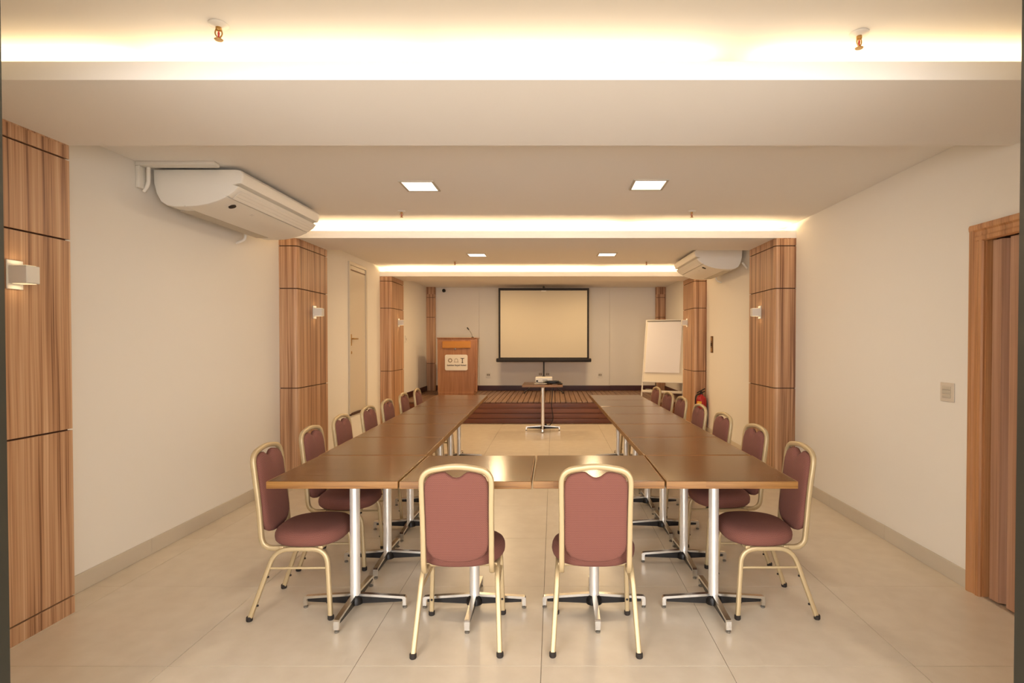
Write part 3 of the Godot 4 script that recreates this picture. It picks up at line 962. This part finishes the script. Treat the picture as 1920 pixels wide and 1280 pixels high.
	part(tp, "button", MB.new().bb(Vector3(0.011, -0.02, -0.015), Vector3(0.016, 0.02, 0.015), 0.002), M.grey_plastic)
	var cc := thing("security_camera", "small black security camera high on the wall above the lectern", "camera", P(-2.285, 2.46, DB))
	part(cc, "mount", MB.new().lathe([Vector2(0.03, 0), Vector2(0.03, 0.012), Vector2(0.014, 0.016), Vector2(0.012, 0.04)], 14, Vector3.ZERO, Basis(Vector3.RIGHT, PI * 0.5)), M.black_metal)
	part(cc, "dome", MB.new().lathe([Vector2(0.008, -0.036), Vector2(0.026, -0.028), Vector2(0.036, 0.0), Vector2(0.026, 0.028), Vector2(0.008, 0.036)], 16, Vector3(0, 0, 0.06)), M.black_metal)


# ------------------------------------------------------------------ stage furniture, projector, extinguisher
func on_the_stage() -> void:
	# tripod screen
	var sc := thing("projection_screen", "large cream tripod projection screen with black borders standing on stage", "projection screen", P(-0.19, HS, 11.38))
	var yb := 1.075 - HS
	var yt := 2.425 - HS
	part(sc, "screen_fabric", MB.new().bb(Vector3(-0.875, yb, -0.003), Vector3(0.875, yt, 0.003)), M.screen_fabric)
	part(sc, "black_border", MB.new().bb(Vector3(-0.90, yb - 0.02, -0.004), Vector3(-0.862, yt + 0.03, 0.005)).bb(Vector3(0.862, yb - 0.02, -0.004), Vector3(0.90, yt + 0.03, 0.005)).bb(Vector3(-0.872, yb - 0.02, -0.004), Vector3(0.872, yb + 0.004, 0.005)), M.screen_edge)
	part(sc, "top_bar", MB.new().bb(Vector3(-0.90, yt - 0.014, -0.012), Vector3(0.90, yt + 0.032, 0.012), 0.004), M.screen_edge)
	part(sc, "roller_case", MB.new().bb(Vector3(-0.945, yb - 0.085, -0.035), Vector3(0.945, yb - 0.012, 0.035), 0.012), M.screen_edge)
	part(sc, "mast", MB.new().tube([Vector3(0, 0.10, -0.045), Vector3(0, yt + 0.06, -0.045)], 0.014), M.black_metal)
	part(sc, "top_hook", MB.new().bb(Vector3(-0.02, yt + 0.028, -0.055), Vector3(0.02, yt + 0.07, 0.01), 0.004), M.black_metal)
	part(sc, "handle", MB.new().bb(Vector3(-0.05, yt - 0.036, 0.004), Vector3(0.05, yt - 0.013, 0.012), 0.003), M.white_plastic)
	for k in 3:
		var th := PI * 0.5 + (k - 1) * TAU / 3.0 * 1.0
		var dir := Vector3(sin(th - PI * 0.5) * 0.44, 0, cos(th - PI * 0.5) * 0.2)
		if k == 1:
			dir = Vector3(0, 0, -0.42)
		var lg := part(sc, "leg", MB.new().tube([Vector3(0, 0.34, -0.045), Vector3(dir.x, 0.018, -0.045 + (0.18 if k != 1 else -0.36))], 0.011), M.black_metal)
		part(lg, "foot", MB.new().lathe([Vector2(0.014, 0.0), Vector2(0.017, 0.006), Vector2(0.015, 0.024)], 10, Vector3(dir.x, 0, -0.045 + (0.18 if k != 1 else -0.36))), M.rubber)
	# lectern
	var le := thing("lectern", "brown wooden lectern with a white hotel sign on its front", "lectern", P(-1.85, HS, 11.12))
	var front := 0.22
	part(le, "body", MB.new().prism(PackedVector2Array([Vector2(-0.355, 0.06), Vector2(0.345, 0.06), Vector2(0.37, 1.085), Vector2(-0.36, 1.085)]), Vector3(0, 0, -0.22), Vector3.RIGHT, Vector3.UP, Vector3(0, 0, 0.44)), M.lectern_wood)
	part(le, "plinth", MB.new().bb(Vector3(-0.35, 0, -0.22), Vector3(0.335, 0.062, 0.235), 0.006), M.lectern_wood)
	part(le, "desk_top", MB.new().bb(Vector3(-0.372, 1.082, -0.24), Vector3(0.385, 1.10, 0.235), 0.005), M.lectern_wood)
	part(le, "front_band", MB.new().bb(Vector3(-0.265, 0.90, front - 0.005), Vector3(0.275, 1.03, front + 0.022), 0.006), M.lectern_band)
	part(le, "spot_cap", MB.new().lathe([Vector2(0.018, 0), Vector2(0.018, 0.012), Vector2(0.012, 0.016)], 12, Vector3(-0.02, 0.885, front + 0.002), Basis(Vector3.RIGHT, PI * 0.5)), M.steel_grey)
	part(le, "side_edge", MB.new().bb(Vector3(0.345, 0.06, 0.16), Vector3(0.392, 1.08, front - 0.03), 0.008), M.lectern_wood)
	var plate := PackedVector2Array()
	for c in [Vector2(0.185, 0.12), Vector2(-0.185, 0.12), Vector2(-0.185, -0.12), Vector2(0.185, -0.12)]:
		var a0: float = [0.0, PI * 0.5, PI, PI * 1.5][(0 if c.x > 0 else 1) if c.y > 0 else (2 if c.x < 0 else 3)]
		for k in 5:
			var th2: float = a0 + PI * 0.5 * k / 4.0
			plate.append(c + Vector2(cos(th2), sin(th2)) * 0.03)
	var sg := part(le, "sign_plate", MB.new().prism(plate, Vector3(0.0, 0.625, front - 0.002), Vector3.RIGHT, Vector3.UP, Vector3(0, 0, 0.014)), M.sign_plate)
	var zf := front + 0.013
	# emblems: a rosette, an arch and a palm
	var ro := MB.new()
	for k in 8:
		var th3 := TAU * k / 8.0
		ro.box(Vector3(-0.115 + cos(th3) * 0.034, 0.665 + sin(th3) * 0.034, zf), Vector3(0.018, 0.018, 0.002))
	var ring := []
	for k in 20:
		ring.append(Vector3(-0.115 + cos(TAU * k / 20.0) * 0.030, 0.665 + sin(TAU * k / 20.0) * 0.030, zf))
	ro.tube(ring, 0.006, 0.0015, 6, 2.0, true)
	part(sg, "rosette_emblem", ro, M.pale_ink)
	var ar := MB.new()
	var arc := [Vector3(-0.03, 0.63, zf), Vector3(-0.03, 0.66, zf)]
	for k in 9:
		arc.append(Vector3(0.0 - cos(PI * k / 8.0) * 0.03, 0.665 + sin(PI * k / 8.0) * 0.035, zf))
	arc.append(Vector3(0.03, 0.63, zf))
	ar.tube(arc, 0.004, 0.0015, 6)
	ar.box(Vector3(0, 0.632, zf), Vector3(0.09, 0.007, 0.002))
	part(sg, "arch_emblem", ar, M.pale_ink)
	var pa := MB.new()
	pa.box(Vector3(0.118, 0.66, zf), Vector3(0.013, 0.085, 0.002))
	pa.prism(PackedVector2Array([Vector2(-0.04, 0.022), Vector2(-0.034, 0.012), Vector2(-0.008, 0.004), Vector2(0.008, 0.004), Vector2(0.034, 0.012), Vector2(0.04, 0.022), Vector2(0.0, 0.018)]), Vector3(0.118, 0.69, zf - 0.001), Vector3.RIGHT, Vector3.UP, Vector3(0, 0, 0.002))
	pa.box(Vector3(0.118, 0.622, zf), Vector3(0.03, 0.012, 0.002))
	part(sg, "palm_emblem", pa, M.ink)
	var font := SystemFont.new()
	font.font_names = PackedStringArray(["Droid Sans"])
	font.font_weight = 700
	for q in [["Golden Royal Hotel", 0.0, 0.572, 0.36, M.ink], ["BUSINESS & EVENTS", -0.02, 0.535, 0.22, M.pale_ink]]:
		if q[0] == "BUSINESS & EVENTS":
			continue
		var tm := TextMesh.new()
		tm.text = q[0]
		tm.font = font
		tm.font_size = 32
		tm.pixel_size = 0.0011
		tm.depth = 0.002
		var mi := part(sg, "lettering", tm, q[4], Vector3(q[1] + 0.005, q[2], zf))
		var wide: float = tm.get_aabb().size.x
		if wide > 0.01:
			mi.scale = Vector3(q[3] / wide, 1.15, 1.0)
	var mc := thing("microphone", "thin dark gooseneck microphone on top of the lectern", "microphone", P(-1.56, HS + 1.10, 11.05))
	part(mc, "base", MB.new().lathe([Vector2(0.025, 0), Vector2(0.025, 0.01), Vector2(0.012, 0.016)], 14), M.black_metal)
	part(mc, "gooseneck", MB.new().tube(bend([Vector3(0, 0.012, 0), Vector3(-0.02, 0.08, 0), Vector3(-0.075, 0.16, 0)], 0.05, 5), 0.006), M.steel_grey)
	part(mc, "capsule", MB.new().tube([Vector3(-0.070, 0.152, 0), Vector3(-0.105, 0.195, 0)], 0.013), M.black_metal)
	# flip chart, turned towards the room and leaning back
	var fc := thing("flip_chart", "white flip chart easel with blank paper pad near the corner pilaster", "flip chart", P(2.01, HS, 10.36), -0.46)
	var tilt := func(x: float, y: float, z: float) -> Vector3: return Vector3(x, y, 0.17 - y * 0.215 + z)
	var slab := func(xa: float, xb: float, ya: float, yb2: float, za: float, zb: float) -> MB:
		var rr := []
		for y in [ya, yb2]:
			rr.append(PackedVector3Array([tilt.call(xa, y, za), tilt.call(xb, y, za), tilt.call(xb, y, zb), tilt.call(xa, y, zb)]))
		return MB.new().loft(rr)
	part(fc, "board", slab.call(-0.365, 0.365, 0.30, 1.405, -0.010, 0.006), M.board)
	part(fc, "frame", slab.call(-0.38, -0.363, 0.29, 1.42, -0.016, 0.012).box(tilt.call(0, 1.415, 0), Vector3(0.76, 0.022, 0.03), 0.003).box(tilt.call(0, 0.295, 0), Vector3(0.76, 0.02, 0.028), 0.003), M.white_plastic)
	part(fc, "frame", slab.call(0.363, 0.38, 0.29, 1.42, -0.016, 0.012), M.white_plastic)
	part(fc, "paper_pad", slab.call(-0.335, 0.30, 0.465, 1.385, 0.006, 0.030), M.paper)
	part(fc, "clamp_bar", MB.new().box(tilt.call(0, 1.40, 0.02), Vector3(0.70, 0.018, 0.018), 0.003), M.steel_grey)
	part(fc, "pen_tray", MB.new().box(tilt.call(0, 0.125, 0.012), Vector3(0.74, 0.045, 0.045), 0.006), M.board)
	for s in [-1.0, 1.0]:
		var lg2 := part(fc, "leg", MB.new().tube([tilt.call(s * 0.365, 1.41, -0.012), tilt.call(s * 0.375, 0.012, -0.012)], 0.014, 0.012, 8, 3.0), M.white_plastic)
		part(lg2, "foot", MB.new().lathe([Vector2(0.016, 0), Vector2(0.018, 0.004), Vector2(0.016, 0.026)], 10, Vector3(s * 0.375, 0, 0.156)), M.rubber)
		var rl := part(fc, "rear_leg", MB.new().tube([tilt.call(s * 0.24, 1.36, -0.03), Vector3(s * 0.30, 0.012, -0.52)], 0.011), M.steel_grey)
		part(rl, "foot", MB.new().lathe([Vector2(0.013, 0), Vector2(0.015, 0.004), Vector2(0.013, 0.024)], 10, Vector3(s * 0.30, 0, -0.52)), M.rubber)
	part(fc, "pen", MB.new().tube([tilt.call(-0.30, 0.158, 0.02), tilt.call(-0.18, 0.158, 0.02)], 0.009), M.steel_grey)
	# projector and its leads
	var pr := thing("projector", "white projector on the small table before the stage", "projector", P(-0.148, 0.737, 9.03))
	part(pr, "body", MB.new().bb(Vector3(-0.135, 0.012, -0.11), Vector3(0.135, 0.098, 0.11), 0.012), M.white_plastic)
	part(pr, "lens_ring", MB.new().lathe([Vector2(0.03, 0.0), Vector2(0.03, 0.012), Vector2(0.022, 0.014), Vector2(0.012, 0.008)], 18, Vector3(-0.07, 0.055, -0.108), Basis(Vector3.RIGHT, -PI * 0.5)), M.dark_slot)
	part(pr, "vent_slot", MB.new().bb(Vector3(-0.02, 0.052, 0.108), Vector3(0.055, 0.060, 0.112)), M.dark_slot)
	part(pr, "vent_slot", MB.new().bb(Vector3(-0.12, 0.030, 0.108), Vector3(-0.09, 0.055, 0.112)), M.dark_slot)
	for q in [Vector3(-0.11, 0, 0.08), Vector3(0.11, 0, 0.08), Vector3(0, 0, -0.08)]:
		part(pr, "foot", MB.new().lathe([Vector2(0.012, 0), Vector2(0.012, 0.014)], 10, q), M.rubber)
	var pts := []
	for k in 60:
		var th4 := k * 0.42
		pts.append(Vector3(cos(th4) * (0.12 + 0.02 * sin(k * 0.7)), 0.012 + 0.0006 * k, sin(th4) * (0.045 + 0.01 * cos(k * 1.1))))
	var cb := thing("coiled_cable", "coil of black cable lying on the table in front of the projector", "cable", P(-0.02, 0.737, 8.82))
	part(cb, "coil", MB.new().tube(pts, 0.007, 0.007, 6), M.black_metal)
	var wc := []
	for k in 24:
		wc.append(Vector3(cos(TAU * k / 24.0) * 0.10, 0.013 + 0.006 * sin(k * 1.3), sin(TAU * k / 24.0) * 0.035))
	var cw := thing("white_cable_loop", "loop of pale cable lying beside the coil of black cable", "cable", P(-0.20, 0.737, 8.745))
	part(cw, "loop", MB.new().tube(wc, 0.006, 0.006, 6, 2.0, true), M.grey_plastic)
	var rc := thing("remote_control", "black remote control on the projector table corner", "remote control", P(0.105, 0.737, 8.86), 0.3)
	part(rc, "body", MB.new().bb(Vector3(-0.025, 0.0, -0.06), Vector3(0.025, 0.018, 0.06), 0.005), M.black_metal)
	part(rc, "button", MB.new().bb(Vector3(-0.006, 0.017, -0.045), Vector3(0.006, 0.021, -0.033), 0.001), M.red_glass)
	var hc := thing("hanging_cable", "dark cable hanging from the projector table to the floor", "cable", P(0.0, 0, 9.05))
	part(hc, "lead", MB.new().tube(bend([Vector3(-0.01, 0.744, -0.19), Vector3(-0.01, 0.744, -0.235), Vector3(-0.01, 0.70, -0.25), Vector3(-0.03, 0.35, -0.27), Vector3(0.0, 0.12, -0.30), Vector3(-0.05, 0.010, -0.36), Vector3(-0.12, 0.008, -0.40)], 0.05, 4), 0.007, 0.007, 6), M.black_metal)
	part(hc, "plug", MB.new().box(Vector3(-0.14, 0.016, -0.41), Vector3(0.06, 0.03, 0.04), 0.006), M.black_metal)
	# fire extinguisher on the pillar front
	var fe := thing("fire_extinguisher", "red fire extinguisher hung on the pillar below the brass plaque", "fire extinguisher", P(2.235, 0.10, 8.62))
	part(fe, "cylinder", MB.new().lathe([Vector2(0.06, 0.0), Vector2(0.078, 0.012), Vector2(0.078, 0.40), Vector2(0.070, 0.44), Vector2(0.045, 0.475), Vector2(0.026, 0.485), Vector2(0.024, 0.50)], 24), M.red_paint)
	part(fe, "valve", MB.new().lathe([Vector2(0.020, 0.495), Vector2(0.020, 0.53), Vector2(0.012, 0.545)], 12), M.black_metal)
	part(fe, "handle", MB.new().tube([Vector3(-0.07, 0.52, 0.01), Vector3(0.05, 0.585, 0.01)], 0.009).tube([Vector3(-0.01, 0.52, 0.01), Vector3(0.05, 0.545, 0.01)], 0.008), M.black_metal)
	part(fe, "hose", MB.new().tube(bend([Vector3(-0.015, 0.51, 0), Vector3(-0.085, 0.49, 0.0), Vector3(-0.092, 0.35, 0.0), Vector3(-0.090, 0.12, 0.0)], 0.05, 5), 0.009), M.black_metal)
	part(fe, "label_patch", MB.new().bb(Vector3(-0.072, 0.33, 0.030), Vector3(-0.015, 0.40, 0.080), 0.004), M.yellow_print)
	part(fe, "bracket", MB.new().bb(Vector3(-0.02, 0.36, -0.0925), Vector3(0.02, 0.44, -0.070)), M.steel_grey)
